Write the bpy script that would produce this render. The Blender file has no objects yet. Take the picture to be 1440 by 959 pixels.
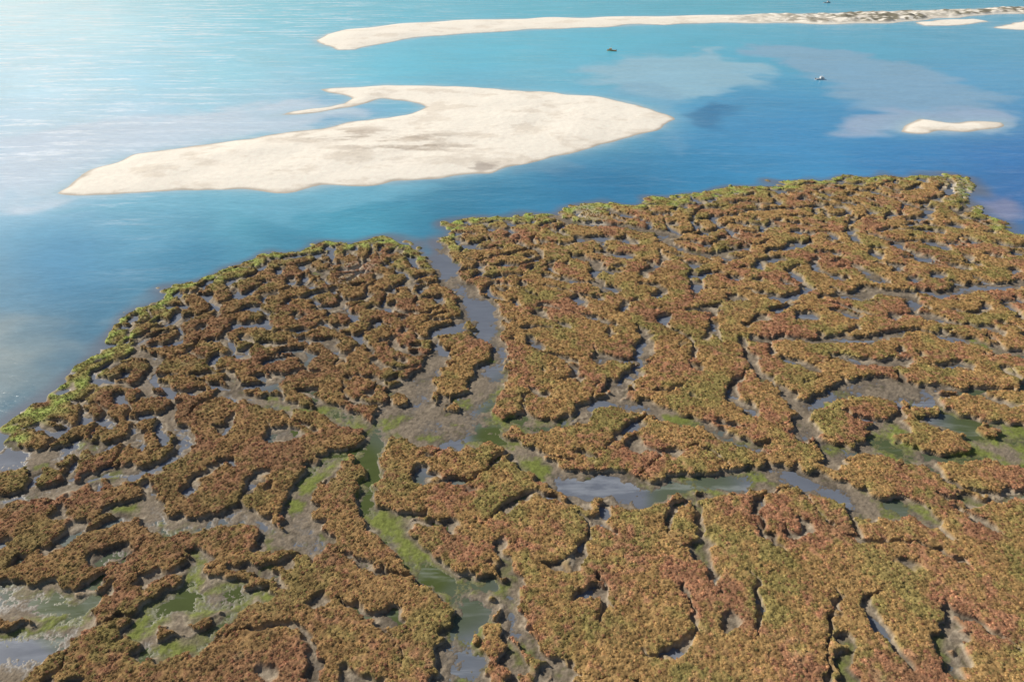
import bpy, bmesh, math, time
import numpy as np
from mathutils import Vector
T0=time.time()
rng=np.random.default_rng(11)
# ---------------------------------------------------------------- survey -> ground (metres)
PITCH=math.radians(33.0); HCAM=90.0; FPX=960.0
def g(px,py):
    dx=(px-720.0)/FPX; dy=(479.5-py)/FPX
    z=-math.sin(PITCH)+dy*math.cos(PITCH); t=-HCAM/z
    return (dx*t,(math.cos(PITCH)+dy*math.sin(PITCH))*t)
def gp(l): return [g(a,b) for a,b in l]
def lin(c):
    c=np.array(c,float)/255.0
    return np.where(c<=0.04045,c/12.92,((c+0.055)/1.055)**2.4)
def sst(x,a,b):
    t=np.clip((x-a)/(b-a),0,1); return t*t*(3-2*t)
# ---------------------------------------------------------------- noise tiles
def tile(n,kmin,kmax,beta,seed):
    r=np.random.default_rng(seed)
    f=np.fft.rfft2(r.standard_normal((n,n)))
    ky=np.fft.fftfreq(n)[:,None]*n; kx=np.fft.rfftfreq(n)[None,:]*n
    k=np.sqrt(kx*kx+ky*ky)+1e-6
    a=np.where((k>=kmin)&(k<=kmax),k**(-beta),0)
    u=np.fft.irfft2(f*a,s=(n,n)); return ((u-u.mean())/u.std()).astype(np.float32)
def samp(T,x,y,cell,rot=0.0):
    n=T.shape[0]
    c,s=math.cos(rot),math.sin(rot)
    u=(x*c-y*s)/cell+1000*n; v=(x*s+y*c)/cell+1000*n
    i=np.floor(u).astype(np.int64); j=np.floor(v).astype(np.int64)
    fu=(u-i).astype(np.float32); fv=(v-j).astype(np.float32)
    i%=n; j%=n; i1=(i+1)%n; j1=(j+1)%n
    return (T[j,i]*(1-fu)+T[j,i1]*fu)*(1-fv)+(T[j1,i]*(1-fu)+T[j1,i1]*fu)*fv
TB=tile(512,40,80,0,1)        # band: wavelength ~ 8.5 cells
TF=tile(1024,4,400,1.6,2)     # fractal
TF2=tile(1024,12,400,1.2,3)
def nb(x,y,wl,rot=0.3): return samp(TB,x,y,wl/8.5,rot)
def nf(x,y,size,rot=0.7): return samp(TF,x,y,size/1024.0,rot)     # size=tile size in m
def nf2(x,y,size,rot=1.1): return samp(TF2,x,y,size/1024.0,rot)
# ---------------------------------------------------------------- graded (fan) grid
Y0,Y1=30.0,1000.0
def W(Y): return 0.80*Y+45.0
def fan(nr,nc):
    v=np.linspace(math.log(Y0),math.log(Y1),nr); s=np.linspace(-1,1,nc)
    Y=np.exp(v)[:,None]*np.ones((1,nc)); X=s[None,:]*W(Y)
    return X,Y
CR,CC=520,520
CX,CY=fan(CR,CC)
def fsamp(Fd,X,Y):
    v=(np.log(np.clip(Y,Y0,Y1))-math.log(Y0))/(math.log(Y1)-math.log(Y0))*(CR-1)
    s=(np.clip(X/W(Y),-1,1)+1)/2*(CC-1)
    j=np.clip(np.floor(v).astype(int),0,CR-2); i=np.clip(np.floor(s).astype(int),0,CC-2)
    fv=v-j; fs=s-i
    if Fd.ndim==3: fv=fv[...,None]; fs=fs[...,None]
    return (Fd[j,i]*(1-fs)+Fd[j,i+1]*fs)*(1-fv)+(Fd[j+1,i]*(1-fs)+Fd[j+1,i+1]*fs)*fv
def seg_d(X,Y,a,b):
    ax,ay=a; bx,by=b; dx,dy=bx-ax,by-ay; L=dx*dx+dy*dy+1e-9
    t=np.clip(((X-ax)*dx+(Y-ay)*dy)/L,0,1)
    return np.hypot(X-ax-t*dx,Y-ay-t*dy),t
def poly_sdf(X,Y,pts):      # positive inside
    d=np.full(X.shape,1e9); ins=np.zeros(X.shape,bool); n=len(pts)
    for k in range(n):
        a=pts[k]; b=pts[(k+1)%n]
        dd,_=seg_d(X,Y,a,b); d=np.minimum(d,dd)
        if a[1]!=b[1]:
            c=((a[1]>Y)!=(b[1]>Y))&(X<(b[0]-a[0])*(Y-a[1])/(b[1]-a[1])+a[0]); ins^=c
    return np.where(ins,d,-d)
def cpfield(X,Y,cps,p=3.5):
    s=X/W(Y); v=np.log(Y)*0.5
    acc=0; ws=0
    for c in cps:
        x,y=g(c[0],c[1]); d2=(s-x/W(y))**2+(v-math.log(y)*0.5)**2+2e-4
        w=d2**(-p/2); ws=ws+w
        val=np.array(c[2],float)
        acc=acc+(w[...,None]*val if val.ndim else w*val)
    return acc/(ws[...,None] if np.array(cps[0][2]).ndim else ws)
# ---------------------------------------------------------------- outlines
MARSH=gp([(-900,1250),(-700,1000),(-420,800),(-200,700),(-60,655),(0,618),(40,580),(90,545),(130,505),(160,465),(190,436),(240,406),(300,385),(370,362),(420,348),
 (480,341),(530,338),(565,336),(588,344),(600,362),(608,360),(612,340),(628,318),(650,309),(700,305),(750,303),(783,304),(788,293),(830,288),(900,284),(960,278),(1010,268),(1080,259),(1150,253),
 (1230,249),(1330,246),(1364,250),(1374,262),(1368,284),(1386,302),(1440,328),(1520,350),(1800,370),(2400,420),(2600,1250)])
BANK=gp([(82,271),(130,240),(190,218),(260,208),(330,198),(400,188),(450,181),(490,172),(545,167),(582,159),(598,151),(580,142),(535,140),(505,148),(450,158),(376,164),
 (440,154),(485,146),(496,139),(470,131),(448,126),(490,123),(540,120),(640,122),(740,128),(830,135),(880,143),(920,155),(946,168),(930,180),(880,195),(840,207),(800,218),(760,225),
 (710,236),(690,243),(620,251),(560,255),(500,260),(440,265),(390,269),(340,267),(290,266),(220,270),(160,273),(110,273)])
BARRIER=gp([(441,57),(455,49),(490,42),(560,34),(640,29),(760,26),(880,23.5),(1000,22),(1100,20),(1180,19),(1240,17),(1300,15),(1440,10.5),(1700,4),(2300,-10),
 (2300,4),(1700,13),(1440,19),(1380,22),(1310,28),(1260,32),(1180,35),(1100,33),(1000,33),(900,36),(800,40),(700,45),(600,52),(540,60),(500,70),(478,70),(450,65)])
ISLET=gp([(1262,186),(1280,174),(1296,168),(1330,172),(1410,172),(1414,177),(1390,183),(1330,186),(1280,188)])
ISLET2=gp([(1395,40),(1440,30),(1560,24),(1560,38),(1440,43)])
ISLET3=gp([(1285,32),(1330,28),(1370,27),(1390,31),(1350,36),(1300,37)])
S_marsh=poly_sdf(CX,CY,MARSH); S_bank=poly_sdf(CX,CY,BANK); S_bar=poly_sdf(CX,CY,BARRIER)
S_isl=np.maximum(np.maximum(poly_sdf(CX,CY,ISLET),poly_sdf(CX,CY,ISLET2)),poly_sdf(CX,CY,ISLET3))
# ---------------------------------------------------------------- creeks: points (px,py,width m)
CREEKS=[
 [(590,326,11),(606,345,6.5),(622,372,6),(640,400,6),(668,425,7),(682,450,7),(692,480,6),(702,505,5),(690,535,5),(672,560,5.5),(655,585,6)],
 [(676,440,4),(640,458,3.5),(622,480,4),(614,510,5),(592,540,6),(570,568,8),(560,595,9),(600,603,10),(650,597,7),(700,603,5)],
 [(560,590,8),(525,605,5),(528,635,3.5),(514,665,3.5),(518,700,3.5),(540,738,4.5),(575,772,4.5),(612,806,4),(648,840,4.5),(668,866,5),(655,905,4.5),(640,959,4.5),(630,1050,5)],
 [(500,590,4),(460,580,2.5),(400,575,1.6),(355,560,1.6),(325,540,1.2)],
 [(510,640,3),(470,650,5),(440,665,5),(425,700,4),(425,740,4),(455,765,2.5),(430,790,2),(380,800,1.5)],
 [(620,612,4),(690,620,3.5),(735,640,3.5),(770,668,5),(820,690,6),(880,692,6),(940,690,4),(1000,684,5),(1060,676,5),(1110,672,4),(1160,690,5),(1215,712,6),(1275,722,4),(1320,745,2)],
 [(690,585,3),(750,600,3),(800,590,2),(850,568,3),(920,578,3.5),(980,600,3),(1040,622,3),(1090,632,4),(1150,640,6),(1220,648,6),(1290,640,5),(1360,630,8),(1440,642,8),(1560,650,8)],
 [(1120,612,3),(1140,580,4),(1185,555,4.5),(1240,545,5),(1290,556,5),(1310,590,5),(1350,600,6),(1440,610,5)],
 [(1240,545,4),(1255,600,5),(1230,640,5)],
 [(1040,480,1.2),(1050,505,1.6),(1085,540,2),(1130,580,2.5)],
 [(872,572,1.8),(868,545,2),(900,515,2.5),(908,480,2.2),(900,460,1)],
 [(1060,480,1.2),(1140,478,2),(1200,482,2.6),(1260,470,2.4),(1310,470,2),(1360,482,2.5),(1440,505,3),(1520,510,3)],
 [(1150,425,1.5),(1230,412,2.4),(1300,416,2.6),(1370,408,3),(1440,402,3),(1550,395,3)],
 [(1280,418,2),(1290,445,2),(1330,455,2),(1400,470,2)],
 [(783,301,2.5),(800,316,3),(850,318,3),(905,325,3.4),(932,328,3),(945,345,2),(1000,362,2),(1052,350,1.5)],
 [(812,362,1.4),(836,372,2),(842,398,2),(850,416,1.5)],
 [(-60,662,5),(0,645,5),(60,652,4),(110,628,2.5),(150,630,2),(190,620,1.5)],
 [(-200,720,3),(0,706,2),(90,692,1.8),(170,668,2.5),(240,655,3),(265,640,3.5),(245,600,2.2),(250,570,1.4)],
 [(180,712,2.2),(230,745,2.6),(290,742,1.8),(350,730,2),(400,762,2),(440,765,2)],
 [(-300,850,8),(0,850,5),(60,846,5),(110,855,4),(150,835,2.5)],
 [(100,880,5),(60,905,7),(10,925,9),(-100,960,12)],
 [(170,910,2.5),(215,870,5),(260,835,4),(280,800,2),(275,775,1)],
 [(265,850,5),(320,838,4),(380,845,2)],
 [(205,925,2),(280,905,2),(310,875,2.2),(350,845,2)],
 [(660,870,3),(690,885,2.6),(708,910,2.4),(720,959,2.4),(725,1010,2.4)],
 [(652,830,2.5),(700,832,2.5),(730,870,2.5),(750,915,2),(790,950,2),(800,1010,2)],
 [(540,738,2),(600,728,.7)],
 [(1440,700,1.5),(1380,705,1),(1320,700,1)],
 [(835,860,1.2),(840,815,.8)],[(1170,890,1.2),(1200,959,1.2)],[(1330,860,.9),(1350,959,1.2)],
 [(700,760,.5),(712,820,.8),(703,850,1.0)],[(960,700,.9),(985,765,.9),(1010,830,.8)],
 [(440,375,1.4),(446,390,1.6)],[(1385,262,4),(1368,290,3),(1350,298,2)],
 [(1180,700,1),(1210,760,.7)],[(200,480,1.2),(215,520,1.4),(205,560,1.2)],
]
ISLES=[(1170,598,30,16),(1312,624,50,17),(1115,642,42,22),(1300,583,18,9),(1238,664,36,20),(1395,655,18,8),(1210,575,46,12),(1390,612,20,8),(660,500,30,18),(632,545,26,20),(560,566,10,5),
 (712,580,26,14),(648,578,8,5),(690,915,17,36),(720,512,14,6),(425,795,16,11),(165,915,26,16),(488,690,15,44),(640,480,20,12),(905,545,8,5)]
# uniform pattern grid
CELL=0.5; UX0,UY0=-330.0,26.0; NX,NY=1320,660
ux=UX0+np.arange(NX)*CELL; uy=UY0+np.arange(NY)*CELL
UX,UY=np.meshgrid(ux,uy)
wx=UX+0.7*nb(UX,UY,14,0.1)+0.35*nb(UX,UY,5,1.1); wy=UY+0.7*nb(UX,UY,14,2.0)+0.35*nb(UX,UY,5,0.5)
CRK=np.full(UX.shape,1e3)
def creek_into(CRK,line):
    P=[(g(a,b),w*1.10+0.6) for a,b,w in line]
    for (a,wa),(b,wb) in zip(P[:-1],P[1:]):
        m=12+max(wa,wb)
        i0=int(max(0,(min(a[0],b[0])-m-UX0)/CELL)); i1=int(min(NX,(max(a[0],b[0])+m-UX0)/CELL)+1)
        j0=int(max(0,(min(a[1],b[1])-m-UY0)/CELL)); j1=int(min(NY,(max(a[1],b[1])+m-UY0)/CELL)+1)
        if i1<=i0 or j1<=j0: continue
        d,t=seg_d(wx[j0:j1,i0:i1],wy[j0:j1,i0:i1],a,b)
        CRK[j0:j1,i0:i1]=np.minimum(CRK[j0:j1,i0:i1],d-(wa+(wb-wa)*t)/2)
for l in CREEKS: creek_into(CRK,l)
CRK=np.minimum(CRK,10.0)
ISL=np.full(UX.shape,-10.0)
for (a,b,rx,ry) in ISLES:
    cx,cy=g(a,b); x2,_=g(a+rx,b); _,yt=g(a,b-ry); _,yb=g(a,b+ry)
    RX=x2-cx; RY=(yt-yb)/2; CYm=(yt+yb)/2
    q=np.hypot((wx-cx)/RX,(wy-CYm)/RY)
    ISL=np.maximum(ISL,(1-q)*min(RX,RY))
MS=fsamp(S_marsh,UX,UY)
def labyrinth(wl,seed,n=5,bw=0.5,bias=0.35,fs=1.0):
    r=np.random.default_rng(seed)
    ky=np.fft.fftfreq(NY,CELL)[:,None]; kx=np.fft.rfftfreq(NX,CELL)[None,:]
    k=np.hypot(kx,ky); k0=1/wl
    G=np.exp(-(np.log(np.maximum(k,1e-4)/k0)/bw)**2)
    u=r.standard_normal((NY,NX))
    force=fs*(-0.8*sst(-CRK,-0.3,0.8)+0.5*sst(CRK,0.5,1.5)*sst(-CRK,-wl*0.4,-1.5))
    for it in range(n):
        u=np.fft.irfft2(np.fft.rfft2(u)*G,s=(NY,NX)); u/=u.std()
        if it<n-1: u=np.tanh(1.8*u)+force+bias
    return u.astype(np.float32)
PA=labyrinth(7.0,5); PB=labyrinth(10.5,9)
PD=labyrinth(12.5,19,bw=0.55)
def lines(wl,seed):
    Q=labyrinth(wl,seed,n=3,bw=0.42,bias=0.0,fs=0.0)
    gy,gx=np.gradient(Q,CELL); gm=np.hypot(gx,gy)
    return (np.abs(Q)/np.sqrt(gm**2+(0.35*gm.std()+0.25*gm.mean())**2)).astype(np.float32)
QA=lines(14.0,31); QB=lines(22.0,33)
print('patterns',time.time()-T0)
def usamp(Fd,X,Y):
    u=np.clip((X-UX0)/CELL,0,NX-1.001); v=np.clip((Y-UY0)/CELL,0,NY-1.001)
    i=u.astype(int); j=v.astype(int); fu=u-i; fv=v-j
    return (Fd[j,i]*(1-fu)+Fd[j,i+1]*fu)*(1-fv)+(Fd[j+1,i]*(1-fu)+Fd[j+1,i+1]*fu)*fv
# regional controls : scale (0 fine .. 2 coarse), threshold, wetness, green algae
C_scale=cpfield(CX,CY,[(200,480,0),(350,450,0),(500,420,0.1),(550,500,.2),(700,400,.3),(900,400,.8),(1100,400,.7),(1000,500,1.4),(1300,350,.8),(800,480,1.3),(300,650,.7),(150,600,.4),(200,800,1.2),
   (450,850,1.5),(700,700,1.3),(900,800,2),(1100,850,2),(1300,800,2),(1400,900,2),(850,640,1),(400,700,.8),(1000,310,.4),(1200,290,.5)])
C_th=cpfield(CX,CY,[(200,480,-.32),(350,450,-.36),(500,420,-.42),(520,500,-.47),(700,400,-.55),(900,400,-.5),(1100,400,-.45),(1000,520,-1.1),(1300,350,-.34),(1000,310,-.38),(1200,280,-.32),(820,470,-.9),(300,650,-.6),(150,600,-.3),(150,760,-.5),
   (450,870,-1.0),(700,720,-1.05),(620,660,-1.0),(900,800,-1.45),(1100,850,-1.45),(1300,800,-1.4),(1400,900,-1.45),(850,640,-1.0),(400,700,-.75),(1150,510,-1.0),(1300,490,-.7)])
C_wet=cpfield(CX,CY,[(200,480,1),(350,450,.9),(500,400,.7),(540,520,.2),(700,400,.8),(900,400,.9),(1100,400,.9),(1000,520,.4),(1300,350,1),(820,470,.5),(300,620,.8),(150,600,1),(60,760,1),
   (450,870,.3),(700,720,.7),(620,600,0),(900,800,.5),(1100,850,.5),(1300,800,.4),(400,700,.3),(1150,540,.3),(1300,400,1),(1380,620,1),(1250,560,.2),(640,660,.8),(610,350,1),(640,400,1),(685,460,.8),(530,680,.7),(600,800,.9),(655,880,.7),(1140,590,.8),(570,560,0),(240,870,.25),(850,690,.6),(1150,690,.3)])
C_green=cpfield(CX,CY,[(490,640,1),(450,660,1),(550,760,1),(600,810,.9),(640,850,.7),(660,940,.4),(250,870,1),(330,830,.9),(60,860,.8),(20,930,.1),(700,630,.9),(1250,640,.8),(1390,610,.8),(960,688,.7),(620,600,.15),
   (850,690,.1),(1150,690,.1),(430,740,.2),(300,640,0),(200,500,0),(600,450,0),(900,450,0),(1200,450,0),(800,850,0),(1250,560,.1),(1300,350,0),(0,650,.1),(560,560,0),(820,950,.3),(520,600,.7)],p=4)
# ---------------------------------------------------------------- terrain fields on arbitrary points
def terrain(X,Y):
    wxx=X+0.26*nb(X,Y,3.2,0.9)+0.1*nb(X,Y,1.6,0.2); wyy=Y+0.26*nb(X,Y,3.4,2.2)+0.1*nb(X,Y,1.7,1.7)
    ms=fsamp(S_marsh,X,Y)+1.5*nb(X,Y,16)+0.7*nb(X,Y,4,1.)
    inM=(Y<345)
    sc=fsamp(C_scale,X,Y); th0=fsamp(C_th,X,Y); th=th0+0.22*nb(X,Y,30,1.4)-0.57
    a=usamp(PA,wxx,wyy); b=usamp(PB,wxx,wyy); d=usamp(PD,wxx,wyy)
    P=np.where(sc<1,a*(1-sst(sc,.35,.75))+b*sst(sc,.35,.75),b*(1-sst(sc,1.3,1.7))+d*sst(sc,1.3,1.7))
    lev=(P-th)
    qa=usamp(QA,wxx,wyy); qb=usamp(QB,wxx,wyy); kq=sst(sc,.5,1.1)
    dq=qa*(1-kq)+qb*kq
    hw=0.42+0.38*(th0+0.5)*1.0+0.48*nb(X,Y,17,2.5)+0.0010*Y
    lev=np.minimum(lev,(dq-hw)*1.0+0.0)
    crk=usamp(CRK,wxx,wyy)+0.15*nb(X,Y,3,0.4)
    isl=usamp(ISL,wxx,wyy)+0.2*nb(X,Y,3,2.4)
    lev=np.minimum(lev,crk*0.9)
    edge=sst(-ms,-4.5,-1.0)          # fringe by the sea nearly continuous
    lev=np.maximum(lev,np.minimum(edge*1.2-0.3+0.25*nb(X,Y,6),crk))
    lev=np.maximum(lev,isl)
    lev=np.minimum(lev,ms*0.5)
    lev=np.where(inM,lev,-5)
    veg=sst(lev,0.0,0.26)
    wet=fsamp(C_wet,X,Y)
    n8=nb(X,Y,9,0.8); nfr=nf(X,Y,60)
    zm=0.12+0.06*n8+0.03*nf2(X,Y,40)
    zm=zm-0.27*wet*sst(-lev,0.0,0.4)*sst(crk,0,1.5)
    zm=zm-(0.04+0.22*wet)*sst(-crk,0.4,1.8)*(0.7+0.5*nb(X,Y,25,0.2))
    zm=zm+0.12*sst(lev,-0.4,0.1)
    top=0.95+0.04*nb(X,Y,7,.3)+0.03*nb(X,Y,1.6,.5)+0.03*nb(X,Y,.8,.9)+0.03*nf2(X,Y,30)+0.10*sst(lev,0.2,1.2)
    top=top*(0.42+0.58*sst(ms,0.3,9))
    zmarsh=zm*(1-veg)+top*veg
    sh=sst(ms,-3.5,1.5)
    zmarsh=np.where(ms<1.5,-0.6*(1-sh)+zmarsh*sh,zmarsh)
    # sand
    n40=nb(X,Y,38,0.3); n12=nb(X,Y,12,1.9); fr=nf(X,Y,260,0.2)
    sb=fsamp(S_bank,X,Y)+1.2*nb(X,Y,30,0.8)+0.25*n12
    sbar=fsamp(S_bar,X,Y)+2.5*nb(X,Y,50,0.8)
    si=fsamp(S_isl,X,Y)+0.8*nb(X,Y,22,1.8)
    zb=np.where(sb>0,1.3*(1-np.exp(-np.maximum(sb,0)/12))*(0.78+0.12*n40+0.07*fr)+0.02*np.minimum(sb,1),sb*0.12)
    # vegetated dune ridge of the barrier
    dune=sst(X,150,300)*sst(sbar,2,8)*(0.5+0.5*sst(nf(X,Y,400,0.4),-0.9,0.3))
    zr=np.where(sbar>0,1.8*(1-np.exp(-np.maximum(sbar,0)/14))*(0.8+0.15*n40)+dune*(1.0+0.35*n12),sbar*0.12)
    zi=np.where(si>0,0.7*(1-np.exp(-np.maximum(si,0)/9))+0.02,si*0.12)
    zs=np.maximum(np.maximum(zb,zr),zi)
    zs=np.clip(zs,-1.0,9)
    z=np.where(Y<345,np.maximum(zmarsh,zs),zs)
    return dict(z=z,lev=lev,veg=np.where(z==zs,0,veg),ms=ms,crk=crk,wet=wet,sand=(zs>zmarsh)|(Y>=345),sb=sb,sbar=sbar,dune=dune,zs=zs,si=si)
def vegcolor(X,Y,ms):
    n30=nb(X,Y,34,1.2); n6=nb(X,Y,6,.2); n2=nb(X,Y,2.2,1.6); fr=nf(X,Y,90,1.0)
    och=np.array([0.385,0.240,0.095]); oli=np.array([0.265,0.225,0.074]); red=np.array([0.35,0.150,0.100]); dk=np.array([0.20,0.118,0.056]); grn=np.array([0.29,0.33,0.085])
    C=np.ones(X.shape+(1,))*och
    def mix(C,c,f): f=np.clip(f,0,1)[...,None]; return C*(1-f)+c*f
    C=mix(C,oli,sst(fr+0.4*n6,-0.3,1.4)*0.8)
    C=mix(C,red,sst(nf(X,Y,110,2.0)+0.4*n2,0.0,1.6)*0.65)
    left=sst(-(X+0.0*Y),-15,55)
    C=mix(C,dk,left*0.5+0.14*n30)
    C=mix(C,grn,sst(-ms,-12,-1.5)*(0.7+0.3*n6))
    C=mix(C,np.array([0.34,0.27,0.14]),sst(nb(X,Y,5,2.7)+nf(X,Y,60,.1),2.0,3.2)*0.6*sst(-ms,-40,-5))
    C=C*(1+0.12*n2+0.07*n6+0.07*n30)[...,None]
    return np.clip(C,0.01,0.8)
# ---------------------------------------------------------------- mesh builder
def grid_obj(name,X,Y,Z,keep,cols,floats,mat):
    nr,nc=X.shape
    idx=np.arange(nr*nc).reshape(nr,nc)
    q=np.stack([idx[:-1,:-1],idx[:-1,1:],idx[1:,1:],idx[1:,:-1]],-1)
    if keep is not None: q=q[keep]
    q=q.reshape(-1,4)
    used=np.zeros(nr*nc,bool); used[q.ravel()]=True
    remap=np.cumsum(used)-1; q=remap[q]
    co=np.stack([X.ravel(),Y.ravel(),Z.ravel()],-1)[used].astype(np.float32)
    me=bpy.data.meshes.new(name); nv=len(co); nq=len(q)
    me.vertices.add(nv); me.vertices.foreach_set('co',co.ravel())
    me.loops.add(nq*4); me.loops.foreach_set('vertex_index',q.ravel().astype(np.int32))
    me.polygons.add(nq); me.polygons.foreach_set('loop_start',np.arange(0,nq*4,4,dtype=np.int32))
    me.update(calc_edges=True)
    for k,c in cols.items():
        a=me.color_attributes.new(k,'FLOAT_COLOR','POINT')
        cc=np.ones((nv,4),np.float32); cc[:,:3]=c.reshape(-1,3)[used]; a.data.foreach_set('color',cc.ravel())
    for k,c in floats.items():
        a=me.attributes.new(k,'FLOAT','POINT'); a.data.foreach_set('value',c.ravel()[used].astype(np.float32))
    ob=bpy.data.objects.new(name,me); bpy.context.scene.collection.objects.link(ob)
    me.materials.append(mat); 
    return ob
# ---------------------------------------------------------------- node helpers
class NT:
    def __init__(s,name):
        s.m=bpy.data.materials.new(name); s.m.use_nodes=True; s.t=s.m.node_tree; s.t.nodes.clear()
    def n(s,ty,ins=None,**kw):
        nd=s.t.nodes.new(ty)
        for k,v in kw.items(): setattr(nd,k,v)
        for k,v in (ins or {}).items():
            sk=nd.inputs[k]
            if isinstance(v,bpy.types.NodeSocket): s.t.links.new(v,sk)
            else: sk.default_value=v
        return nd
    def math(s,op,a,b=0.0,clamp=False):
        return s.n('ShaderNodeMath',{0:a,1:b},operation=op,use_clamp=clamp).outputs[0]
    def mixc(s,f,a,b,bt='MIX'):
        nd=s.n('ShaderNodeMix',data_type='RGBA',blend_type=bt)
        for i,v in ((0,f),(6,a),(7,b)):
            if isinstance(v,bpy.types.NodeSocket): s.t.links.new(v,nd.inputs[i])
            else: nd.inputs[i].default_value=v
        return nd.outputs[2]
    def noise(s,vec,scale,detail=3,rough=.55,dist=0.0):
        return s.n('ShaderNodeTexNoise',{'Vector':vec,'Scale':scale,'Detail':detail,'Roughness':rough,'Distortion':dist}).outputs['Fac']
    def mr(s,v,a,b,c,d):
        return s.n('ShaderNodeMapRange',{0:v,1:a,2:b,3:c,4:d}).outputs[0]
# terrain material
t=NT('marsh_mud_sand'); geo=t.n('ShaderNodeNewGeometry'); pos=geo.outputs['Position']
col=t.n('ShaderNodeAttribute',attribute_name='Col').outputs['Color']
wetA=t.n('ShaderNodeAttribute',attribute_name='wetness').outputs['Fac']
vegA=t.n('ShaderNodeAttribute',attribute_name='veg').outputs['Fac']
sndA=t.n('ShaderNodeAttribute',attribute_name='sand').outputs['Fac']
n1=t.noise(pos,2.2,5,.7); n2=t.noise(pos,0.35,4,.6); n3=t.noise(pos,7,3,.6)
amp=t.math('MULTIPLY',t.mr(vegA,0,1,0.55,1.0),t.mr(sndA,0,1,1,0.22))
f=t.math('ADD',t.math('MULTIPLY',t.math('SUBTRACT',n1,0.5),amp),1.0)
f=t.math('ADD',f,t.math('MULTIPLY',t.math('SUBTRACT',n2,0.5),t.mr(sndA,0,1,.5,.14)))
f=t.math('ADD',f,t.math('MULTIPLY',t.math('SUBTRACT',n3,0.5),amp))
cc=t.n('ShaderNodeVectorMath',{0:col,3:f},operation='SCALE').outputs[0]
bh=t.math('ADD',n1,t.math('MULTIPLY',n3,0.4))
bs=t.math('MULTIPLY',t.mr(vegA,0,1,0.5,0.9),t.mr(sndA,0,1,1,.4))
bmp=t.n('ShaderNodeBump',{'Strength':t.math('MULTIPLY',bs,t.mr(wetA,0,1,1,.35)),'Distance':0.18,'Height':bh})
rg=t.mr(wetA,0,1,0.92,0.5)
b=t.n('ShaderNodeBsdfPrincipled',{'Base Color':cc,'Roughness':rg,'Normal':bmp.outputs[0],'Specular IOR Level':t.mr(wetA,0,1,0.12,0.35)})
t.n('ShaderNodeOutputMaterial',{'Surface':b.outputs[0]}); MAT_T=t.m
# water material
t=NT('sea_water'); geo=t.n('ShaderNodeNewGeometry'); pos=geo.outputs['Position']
col=t.n('ShaderNodeAttribute',attribute_name='Col').outputs['Color']
foamA=t.n('ShaderNodeAttribute',attribute_name='foam').outputs['Fac']
ripA=t.n('ShaderNodeAttribute',attribute_name='ripple').outputs['Fac']
mp=t.n('ShaderNodeMapping',{'Vector':pos,'Rotation':(0,0,math.radians(24)),'Scale':(0.35,1.0,1.0)}).outputs[0]
w1=t.noise(mp,0.9,4,.6,0.4); w2=t.noise(mp,0.16,3,.5,0.3); w3=t.noise(mp,3.0,2,.6)
hgt=t.math('ADD',t.math('MULTIPLY',w1,0.5),t.math('ADD',t.math('MULTIPLY',w2,1.5),t.math('MULTIPLY',w3,0.12)))
bmp=t.n('ShaderNodeBump',{'Strength':ripA,'Distance':0.4,'Height':hgt})
mp2=t.n('ShaderNodeMapping',{'Vector':pos,'Rotation':(0,0,math.radians(-8)),'Scale':(0.022,0.16,1.0)}).outputs[0]
s1=t.noise(mp2,1.0,5,.62,0.6)
mp3=t.n('ShaderNodeMapping',{'Vector':pos,'Scale':(0.15,0.5,1)}).outputs[0]
s2=t.noise(mp3,1.0,4,.7)
st=t.math('MULTIPLY',t.mr(s1,0.51,0.60,0,1),t.mr(s2,0.38,0.58,0,1),True)
st=t.math('MULTIPLY',st,foamA,True)
colv=t.mixc(st,col,(0.94,0.97,0.98,1))
var=t.math('ADD',0.84,t.math('MULTIPLY',t.noise(mp,0.07,6,.68,.5),0.32))
rv=t.math('ADD',0.78,t.math('MULTIPLY',t.noise(mp,0.6,5,.72),0.44))
colv=t.n('ShaderNodeVectorMath',{0:colv,3:t.math('MULTIPLY',var,rv)},operation='SCALE').outputs[0]
b=t.n('ShaderNodeBsdfPrincipled',{'Base Color':colv,'Roughness':0.16,'IOR':1.33,'Specular IOR Level':0.34,'Normal':bmp.outputs[0]})
t.n('ShaderNodeOutputMaterial',{'Surface':b.outputs[0]}); MAT_W=t.m
# ---------------------------------------------------------------- terrain mesh
NR,NC=1650,1300
X,Y=fan(NR,NC)
D=terrain(X,Y)
print('terrain fields',time.time()-T0)
z=D['z']; veg=D['veg']; lev=D['lev']; ms=D['ms']
grn=fsamp(C_green,X,Y)
mud=np.ones(X.shape+(1,))*np.array([0.225,0.180,0.128])
n9=nb(X,Y,9,0.4); ff=nf(X,Y,50,1.9)
def mix(C,c,f): f=np.clip(f,0,1)[...,None]; return C*(1-f)+np.array(c)*f
mud=mix(mud,[0.37,0.305,0.22],sst(lev,-0.28,-0.02)*0.7)
mud=mix(mud,[0.10,0.08,0.058],sst(ff+0.4*n9,-0.1,1.5)*0.7)
mud=mix(mud,[0.18,0.205,0.048],sst(grn+0.25*ff+0.15*n9,0.35,0.9)*sst(-D['crk'],-0.2,1.4)*0.95)
wetz=1-sst(z,0.015,0.11)
mud=mix(mud,[0.095,0.078,0.058],wetz*0.6*(ms>0))
mud=mud*(1+0.12*nf2(X,Y,25))[...,None]
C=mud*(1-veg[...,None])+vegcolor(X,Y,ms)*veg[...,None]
# bright sandy patches at the marsh mouth
for (a,bq,r) in [(825,304,6),(1360,270,9),(500,385,5)]:
    x0,y0=g(a,bq); q=np.hypot((X-x0),(Y-y0)*0.6)/r+0.25*n9; C=mix(C,[0.48,0.42,0.33],(1-sst(q,0.5,1.1))*(1-veg*0.6)*0.9)
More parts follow.
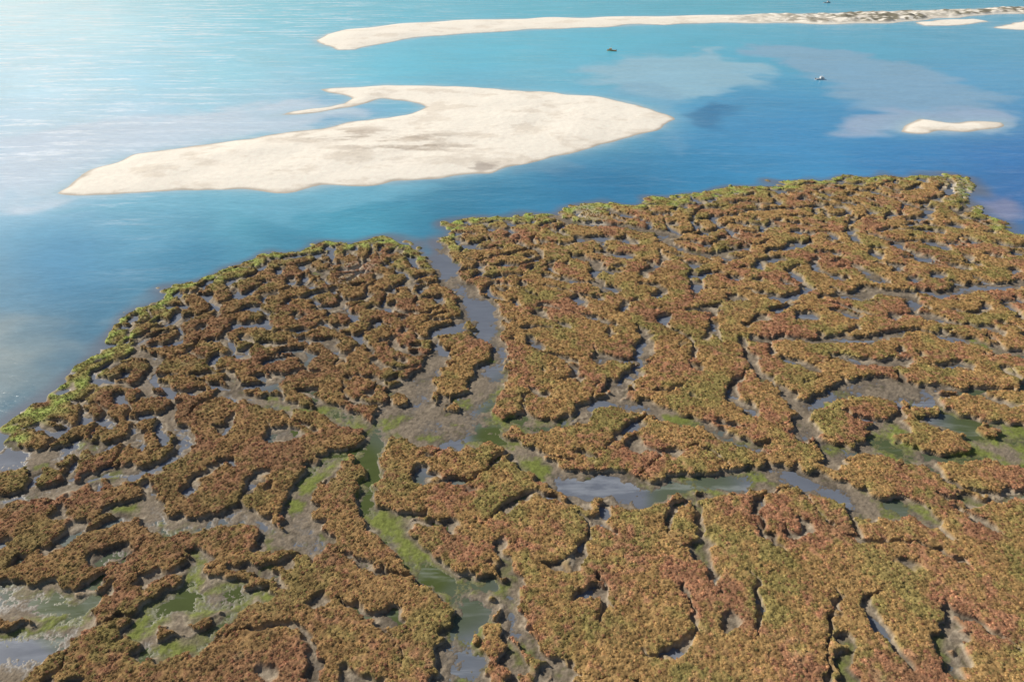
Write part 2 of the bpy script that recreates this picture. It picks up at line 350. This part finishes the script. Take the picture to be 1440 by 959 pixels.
# sand
sd=np.ones(X.shape+(1,))*np.array([0.89,0.81,0.68])
x0,y0=g(570,205); q=np.hypot((X-x0)/42,(Y-y0)/26)
x1,y1=g(480,192); q2=np.hypot((X-x1)/40,(Y-y1)/16)
rp=nf(X*0.6,Y*1.6,120,0.5)
sd=mix(sd,[0.42,0.34,0.26],(1-sst(np.minimum(q,q2),0.2,1.25))*sst(rp,-0.9,1.7)*0.8)
sd=mix(sd,[0.70,0.61,0.49],sst(nf(X,Y*1.5,220,1.5),0.2,1.7)*0.6)
x2,y2=g(684,236); q=np.hypot((X-x2)/6,(Y-y2)/6)+0.3*rp+.2*n9; sd=mix(sd,[0.36,0.30,0.25],(1-sst(q,0.3,1.2))*0.7)
wl=np.maximum(np.maximum(D['sb'],D['sbar']),D['si'])
sd=mix(sd,[0.42,0.36,0.285],(1-sst(z+0.02*n9,0.02,0.22))*0.85)
sd=mix(sd,[0.15,0.135,0.085],D['dune']*sst(nb(X,Y,9,.6)+nf(X,Y,120,.9),-1.3,0.2)*0.9)
sd=sd*(1+0.025*nf2(X,Y,60))[...,None]
isS=D['sand']; C=np.where(isS[...,None],sd,C)
wetf=np.where(isS,(1-sst(z,0.0,0.10))*0.6,wetz*(1-veg))
keep=(np.maximum.reduce([z[:-1,:-1],z[1:,:-1],z[:-1,1:],z[1:,1:]])>-0.45)
terr=grid_obj('ground',X,Y,z,keep,{'Col':np.clip(C,0.01,0.9)},{'wetness':wetf,'veg':np.where(isS,0,veg),'sand':isS.astype(np.float32)},MAT_T)
print('terrain mesh',time.time()-T0,len(terr.data.vertices))
# ---------------------------------------------------------------- water mesh
WCP=[(20,20,(200,240,250)),(150,40,(196,240,248)),(60,110,(194,232,243)),(250,30,(150,220,236)),(200,110,(166,220,236)),(380,20,(112,204,222)),(330,100,(144,212,226)),(60,200,(194,216,228)),(200,180,(182,212,226)),  # first, top-left points whitened: sun glare painted into the water colour
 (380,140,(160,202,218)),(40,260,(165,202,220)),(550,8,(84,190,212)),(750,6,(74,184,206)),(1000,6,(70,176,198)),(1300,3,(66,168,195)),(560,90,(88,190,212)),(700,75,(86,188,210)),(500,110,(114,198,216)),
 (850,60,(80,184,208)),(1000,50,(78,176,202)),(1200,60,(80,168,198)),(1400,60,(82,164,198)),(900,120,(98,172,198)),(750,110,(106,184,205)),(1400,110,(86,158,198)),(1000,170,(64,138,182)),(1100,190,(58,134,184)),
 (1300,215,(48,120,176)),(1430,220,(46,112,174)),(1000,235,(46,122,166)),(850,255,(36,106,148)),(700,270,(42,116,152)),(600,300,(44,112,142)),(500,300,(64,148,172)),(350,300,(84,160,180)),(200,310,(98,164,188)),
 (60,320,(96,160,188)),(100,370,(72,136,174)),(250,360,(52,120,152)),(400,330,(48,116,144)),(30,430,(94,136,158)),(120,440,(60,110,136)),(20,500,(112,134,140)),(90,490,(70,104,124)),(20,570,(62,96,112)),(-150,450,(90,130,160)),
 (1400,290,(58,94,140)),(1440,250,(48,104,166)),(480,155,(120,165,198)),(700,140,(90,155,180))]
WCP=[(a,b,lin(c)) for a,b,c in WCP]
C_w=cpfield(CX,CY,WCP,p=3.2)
def blur(F,sg):
    P=np.pad(F,((60,60),(60,60),(0,0)),mode='edge')
    ky=np.fft.fftfreq(P.shape[0])[:,None]; kx=np.fft.rfftfreq(P.shape[1])[None,:]
    G=np.exp(-2*(math.pi*sg)**2*(kx*kx+ky*ky))
    return np.stack([np.fft.irfft2(np.fft.rfft2(P[...,i])*G,s=P.shape[:2]) for i in range(3)],-1)[60:-60,60:-60]
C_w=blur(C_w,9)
SH=[ # submerged shoals: outline, colour, feather m, strength
 (gp([(800,98),(870,86),(950,75),(1010,70),(1060,92),(1088,122),(1020,134),(960,142),(900,138),(850,118)]),(146,188,204),9,.85),
 (gp([(1040,62),(1130,66),(1230,78),(1330,102),(1400,138),(1430,160),(1413,180),(1330,190),(1200,192),(1180,182),(1220,160),(1180,128),(1100,90)]),(130,168,194),8,.8),
 (gp([(1190,190),(1180,175),(1250,155),(1330,150),(1400,155),(1425,170),(1400,184),(1330,190)]),(158,170,194),5,.65),
 (gp([(830,128),(930,118),(960,150),(950,165),(900,150)]),(120,165,190),7,.5),
 (gp([(-100,300),(-50,200),(120,170),(330,150),(480,146),(520,160),(440,185),(300,205),(180,225),(110,265),(60,285)]),(198,210,220),12,.85),
 (gp([(85,285),(300,272),(440,268),(640,255),(560,285),(420,300),(300,302),(150,300)]),(104,170,192),5,.6),
 (gp([(-100,410),(20,425),(70,450),(95,470),(80,500),(35,550),(-20,600),(-100,600)]),(146,156,152),9,.6),
 (gp([(925,185),(960,180),(975,205),(960,220),(930,205)]),(90,145,180),4,.5),
 (gp([(740,228),(800,222),(840,228),(800,245),(740,240)]),(95,130,155),3,.5),
 (gp([(1380,262),(1440,262),(1440,320),(1396,300),(1378,280)]),(130,130,155),4,.7),
]
DK=[(gp([(970,160),(1000,145),(1030,150),(1040,170),(1010,185),(975,180)]),(30,86,130),4,.6)]
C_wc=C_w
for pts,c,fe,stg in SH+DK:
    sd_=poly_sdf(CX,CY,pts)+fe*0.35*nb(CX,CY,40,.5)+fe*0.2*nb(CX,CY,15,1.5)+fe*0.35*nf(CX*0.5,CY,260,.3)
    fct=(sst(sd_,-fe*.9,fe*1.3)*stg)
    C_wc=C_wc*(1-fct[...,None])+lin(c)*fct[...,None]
C_foam=cpfield(CX,CY,[(20,60,1.),(150,80,.95),(60,180,.85),(250,130,.7),(300,25,.95),(450,15,.8),(420,100,.25),(560,10,.4),(600,80,0),(150,230,.35),(350,170,.2),(700,5,.15),(900,60,0),(1200,100,0),(300,300,0),(60,330,0),(700,280,0),(1200,5,.2),(500,300,0),(20,450,0)],p=4)
v=np.concatenate([[-3000,-300,0,20],np.exp(np.linspace(math.log(30),math.log(1000),620)),[1300,2000,4000,9000,25000]])
s=np.concatenate([[-30,-8,-3,-1.6],np.linspace(-1,1,640),[1.6,3,8,30]])
YW=v[:,None]*np.ones((1,len(s))); XW=s[None,:]*W(np.maximum(YW,30))
Yc=np.clip(YW,30,1000)
wX=XW+3*nb(XW,YW,60,.1)+ 1*nb(XW,YW,18,1.1); wY=np.clip(YW+4*nb(XW,YW,70,.9)+1*nb(XW,YW,22,.4),31,1000)
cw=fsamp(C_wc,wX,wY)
fo=fsamp(C_foam,XW,Yc)
shore=np.maximum(np.maximum(fsamp(S_bank,XW,Yc),fsamp(S_bar,XW,Yc)),fsamp(S_isl,XW,Yc))+0.8*nb(XW,YW,22,.8)
f0=np.exp(np.minimum(shore,0)/9.0)*0.35; cw=cw*(1-f0[...,None])+lin((130,190,205))*f0[...,None]
f1=np.exp(np.minimum(shore,0)/2.2)*0.5; cw=cw*(1-f1[...,None])+lin((175,188,188))*f1[...,None]
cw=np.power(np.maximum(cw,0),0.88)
msw=fsamp(S_marsh,XW,Yc)+1.5*nb(XW,YW,16)
f2=sst(msw,-6,1.5); cm=np.array([0.145,0.16,0.19])  # turbid marsh water, base lifted to blue-grey as painted sky reflection
grw=fsamp(C_green,XW,Yc)
cm=np.ones(XW.shape+(1,))*cm; cm=mix(cm,[0.075,0.095,0.028],sst(grw,.3,.9))
cw=cw*(1-f2[...,None])+cm*f2[...,None]
rip=(1-0.95*sst(msw,-5,1))*(0.55+0.15*nb(XW,YW,60,.7))
rip=np.clip(rip,0.02,1)
far=(YW>1000)|(YW<30)
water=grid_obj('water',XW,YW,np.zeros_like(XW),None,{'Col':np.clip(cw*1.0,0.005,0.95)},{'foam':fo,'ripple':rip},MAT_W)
print('water',time.time()-T0)
# ---------------------------------------------------------------- shrubs
Xs=X[:-1,:-1]; Ys=Y[:-1,:-1]
area=(X[:-1,1:]-X[:-1,:-1])*(Y[1:,:-1]-Y[:-1,:-1])
rad=0.20+0.0006*Ys
dens=0.42/rad**2*(1-sst(Ys,110,230)*0.6)
vis=(np.abs(Xs)<0.74*Ys+40)&(Ys>38)
pr=dens*area*(D['lev'][:-1,:-1]>0.20)*(~isS[:-1,:-1])*(D['ms'][:-1,:-1]>0.6)*vis
sel=rng.random(pr.shape)<pr
sx=Xs[sel]; sy=Ys[sel]; sz=z[:-1,:-1][sel]; sr=rad[sel]
n=len(sx); print('shrubs',n)
sx=sx+rng.uniform(-.1,.1,n); sy=sy+rng.uniform(-.1,.1,n)
sc_=vegcolor(sx,sy,D['ms'][:-1,:-1][sel])*rng.uniform(0.55,1.5,n)[:,None]
hue=rng.random(n)
sc_=np.where((hue<0.12)[:,None],sc_*0.5+np.array([0.35,0.14,0.09])*0.5,sc_)
sc_=np.where((hue>0.90)[:,None],sc_*0.5+np.array([0.29,0.26,0.09])*0.5,sc_)
me=bpy.data.meshes.new('shrub_points'); me.vertices.add(n)
me.vertices.foreach_set('co',np.stack([sx,sy,sz-0.05],-1).astype(np.float32).ravel())
a=me.attributes.new('tint','FLOAT_VECTOR','POINT'); a.data.foreach_set('vector',sc_.astype(np.float32).ravel())
a=me.attributes.new('sz','FLOAT','POINT'); a.data.foreach_set('value',(sr*rng.uniform(0.6,1.4,n)).astype(np.float32))
a=me.attributes.new('rz','FLOAT_VECTOR','POINT'); rr=np.zeros((n,3),np.float32); rr[:,2]=rng.uniform(0,6.28,n); a.data.foreach_set('vector',rr.ravel())
a=me.attributes.new('pick','INT','POINT'); a.data.foreach_set('value',rng.integers(0,4,n).astype(np.int32))
shr=bpy.data.objects.new('salt_marsh_shrubs',me); bpy.context.scene.collection.objects.link(shr)
t=NT('shrub_foliage'); ta=t.n('ShaderNodeAttribute',attribute_name='tint',attribute_type='INSTANCER').outputs['Vector']
geo=t.n('ShaderNodeNewGeometry'); nn=t.noise(geo.outputs['Position'],5,2,.6)
cc=t.n('ShaderNodeVectorMath',{0:ta,3:t.mr(nn,0.25,0.75,0.75,1.3)},operation='SCALE').outputs[0]
b=t.n('ShaderNodeBsdfPrincipled',{'Base Color':cc,'Roughness':0.85,'Specular IOR Level':0.15})
t.n('ShaderNodeOutputMaterial',{'Surface':b.outputs[0]}); MAT_S=t.m
tc=bpy.data.collections.new('shrub_kinds')
for k in range(4):
    r=np.random.default_rng(40+k); bm=bmesh.new()
    bmesh.ops.create_icosphere(bm,subdivisions=2,radius=0.85)
    for vv in bm.verts:
        vv.co.z*=0.45; f_=r.uniform(0.74,1.16); vv.co*=f_
    for q in range(50):
        th_=r.uniform(0,6.28); el=r.uniform(0.1,1.5); rr_=r.uniform(0.75,1.05)
        p=Vector((math.cos(th_)*math.cos(el),math.sin(th_)*math.cos(el),math.sin(el)*0.45))*rr_
        d=p.normalized()*r.uniform(.1,.25)+Vector((0,0,r.uniform(0.02,.14))); sd2=Vector((-math.sin(th_),math.cos(th_),r.uniform(-.5,.5)))*r.uniform(.07,.13)
        vs=[bm.verts.new(p-sd2),bm.verts.new(p+sd2),bm.verts.new(p+d)]; bm.faces.new(vs)
    mm=bpy.data.meshes.new('tuft'); bm.to_mesh(mm); bm.free(); mm.materials.append(MAT_S)
    tc.objects.link(bpy.data.objects.new('tuft_%d'%k,mm))
ng=bpy.data.node_groups.new('scatter','GeometryNodeTree')
ng.interface.new_socket('Geometry',in_out='INPUT',socket_type='NodeSocketGeometry'); ng.interface.new_socket('Geometry',in_out='OUTPUT',socket_type='NodeSocketGeometry')
N=ng.nodes; L=ng.links
gi=N.new('NodeGroupInput'); go=N.new('NodeGroupOutput'); iop=N.new('GeometryNodeInstanceOnPoints'); ci=N.new('GeometryNodeCollectionInfo')
ci.inputs['Collection'].default_value=tc; ci.inputs['Separate Children'].default_value=True; ci.inputs['Reset Children'].default_value=True
def na(nm,dt): 
    q=N.new('GeometryNodeInputNamedAttribute'); q.data_type=dt; q.inputs[0].default_value=nm; return q.outputs[0]
L.new(gi.outputs[0],iop.inputs['Points']); L.new(ci.outputs[0],iop.inputs['Instance']); iop.inputs['Pick Instance'].default_value=True
L.new(na('pick','INT'),iop.inputs['Instance Index']); L.new(na('rz','FLOAT_VECTOR'),iop.inputs['Rotation']); L.new(na('sz','FLOAT'),iop.inputs['Scale'])
L.new(iop.outputs[0],go.inputs[0])
md=shr.modifiers.new('scatter','NODES'); md.node_group=ng
# ---------------------------------------------------------------- boats
def flat(name,c,r=0.5):
    t=NT(name); geo=t.n('ShaderNodeNewGeometry'); nn=t.noise(geo.outputs['Position'],3,3)
    cc=t.mixc(t.mr(nn,.3,.7,0,1),(c[0]*.85,c[1]*.85,c[2]*.85,1),(*c,1))
    b=t.n('ShaderNodeBsdfPrincipled',{'Base Color':cc,'Roughness':r}); t.n('ShaderNodeOutputMaterial',{'Surface':b.outputs[0]}); return t.m
def boat(name,loc,rotz,L_,hull,trim,kind):
    e=bpy.data.objects.new(name,None); bpy.context.scene.collection.objects.link(e); e.location=(loc[0],loc[1],0.0); e.rotation_euler=(0,0,rotz)
    def add(nm,bm,mat):
        m=bpy.data.meshes.new(nm); bm.to_mesh(m); bm.free(); m.materials.append(mat); o=bpy.data.objects.new(nm,m); bpy.context.scene.collection.objects.link(o); o.parent=e; return o
    bm=bmesh.new(); rings=[]
    for i in range(11):
        u=i/10; wd=L_*0.17*(min(1,(1-u)*2.2)**0.6 if u<1 else 0)*(0.85+0.15*min(1,u*3)); wd=max(wd,0.03)
        sh=0.55+0.35*u*u; x=(u-0.5)*L_
        pr=[(-wd,sh),(-wd*.85,.1),(-wd*.3,-.2),(wd*.3,-.2),(wd*.85,.1),(wd,sh),(wd*.88,sh),(wd*.7,.2),(-wd*.7,.2),(-wd*.88,sh)]
        rings.append([bm.verts.new((x,a_,b_)) for a_,b_ in pr])
    for r0,r1 in zip(rings[:-1],rings[1:]):
        for j in range(10): bm.faces.new([r0[j],r0[(j+1)%10],r1[(j+1)%10],r1[j]])
    bm.faces.new(rings[0][::-1]); bm.faces.new(rings[-1])
    bmesh.ops.recalc_face_normals(bm,faces=bm.faces); add('hull',bm,hull)
    def box(nm,c,sz,mat,bev=.04):
        bm=bmesh.new(); bmesh.ops.create_cube(bm,size=1)
        for vv in bm.verts: vv.co=Vector((vv.co.x*sz[0]+c[0],vv.co.y*sz[1]+c[1],vv.co.z*sz[2]+c[2]))
        bmesh.ops.bevel(bm,geom=bm.edges[:],offset=bev,segments=2,affect='EDGES'); add(nm,bm,mat)
    for i_,xx in enumerate((-.25,0,.2)): box('bench_%d'%i_,(xx*L_,0,.5),(.25,L_*.27,.05),trim,.01)
    box('outboard_motor',(-L_*.53,0,.75),(.35,.3,.5),flat('motor_dark',(.05,.05,.05)))
    box('motor_leg',(-L_*.54,0,.2),(.14,.12,.7),flat('motor_leg_dark',(.08,.08,.08)),.02)
    if kind=='cabin':
        box('cabin',(L_*.12,0,1.15),(L_*.26,L_*.22,.9),hull,.08); box('windscreen',(L_*.255,0,1.3),(.04,L_*.19,.4),flat('glass_dark',(.03,.04,.05),.1),.01)
        box('cabin_roof',(L_*.12,0,1.65),(L_*.3,L_*.25,.07),trim,.02)
        bm=bmesh.new(); bmesh.ops.create_cone(bm,cap_ends=True,segments=8,radius1=.05,radius2=.03,depth=2.2)
        for vv in bm.verts: vv.co+=Vector((L_*.05,0,2.7))
        add('mast',bm,trim)
x_,y_=g(860,72); boat('wooden_fishing_boat',(x_,y_),2.9,6.5,flat('boat_orange',(.8,.45,.2)),flat('boat_wood',(.75,.6,.4)),'cabin')
x_,y_=g(1153,112); boat('moored_motorboat',(x_,y_),0.25,6.0,flat('boat_white',(.85,.85,.83)),flat('boat_trim',(.8,.82,.82)),'cabin')
x_,y_=g(1163,4.5); boat('distant_motorboat',(x_,y_),0.1,7,flat('boat_white2',(.75,.7,.65)),flat('boat_trim2',(.2,.2,.25)),'cabin')
# ---------------------------------------------------------------- light
az=math.radians(-58); el=math.radians(35)
S=Vector((math.sin(az)*math.cos(el),math.cos(az)*math.cos(el),math.sin(el)))
sl=bpy.data.lights.new('sun','SUN'); sl.energy=5.0; sl.angle=math.radians(0.53); sl.color=(1,.95,.87)
so=bpy.data.objects.new('sun',sl); bpy.context.scene.collection.objects.link(so); so.rotation_euler=(-S).to_track_quat('-Z','Y').to_euler(); so.location=S*500
w=bpy.data.worlds.new('World'); bpy.context.scene.world=w; w.use_nodes=True; nt=w.node_tree; nt.nodes.clear()
sk=nt.nodes.new('ShaderNodeTexSky'); sk.sky_type='NISHITA'; sk.sun_disc=False; sk.sun_elevation=el; sk.sun_rotation=az%(2*math.pi)
bg=nt.nodes.new('ShaderNodeBackground'); bg.inputs['Strength'].default_value=0.078; wo=nt.nodes.new('ShaderNodeOutputWorld')
nt.links.new(sk.outputs[0],bg.inputs[0]); nt.links.new(bg.outputs[0],wo.inputs[0])
# ---------------------------------------------------------------- camera
cd=bpy.data.cameras.new('camera'); cd.lens=24; cd.sensor_width=36; cd.clip_end=40000; cd.clip_start=0.5
co=bpy.data.objects.new('camera',cd); co.location=(0,0,HCAM); co.rotation_euler=(math.pi/2-PITCH,0,0)
bpy.context.scene.collection.objects.link(co); bpy.context.scene.camera=co
sc=bpy.context.scene; sc.view_settings.view_transform='Standard'; sc.view_settings.look='None'; sc.view_settings.exposure=0
print('done',time.time()-T0)
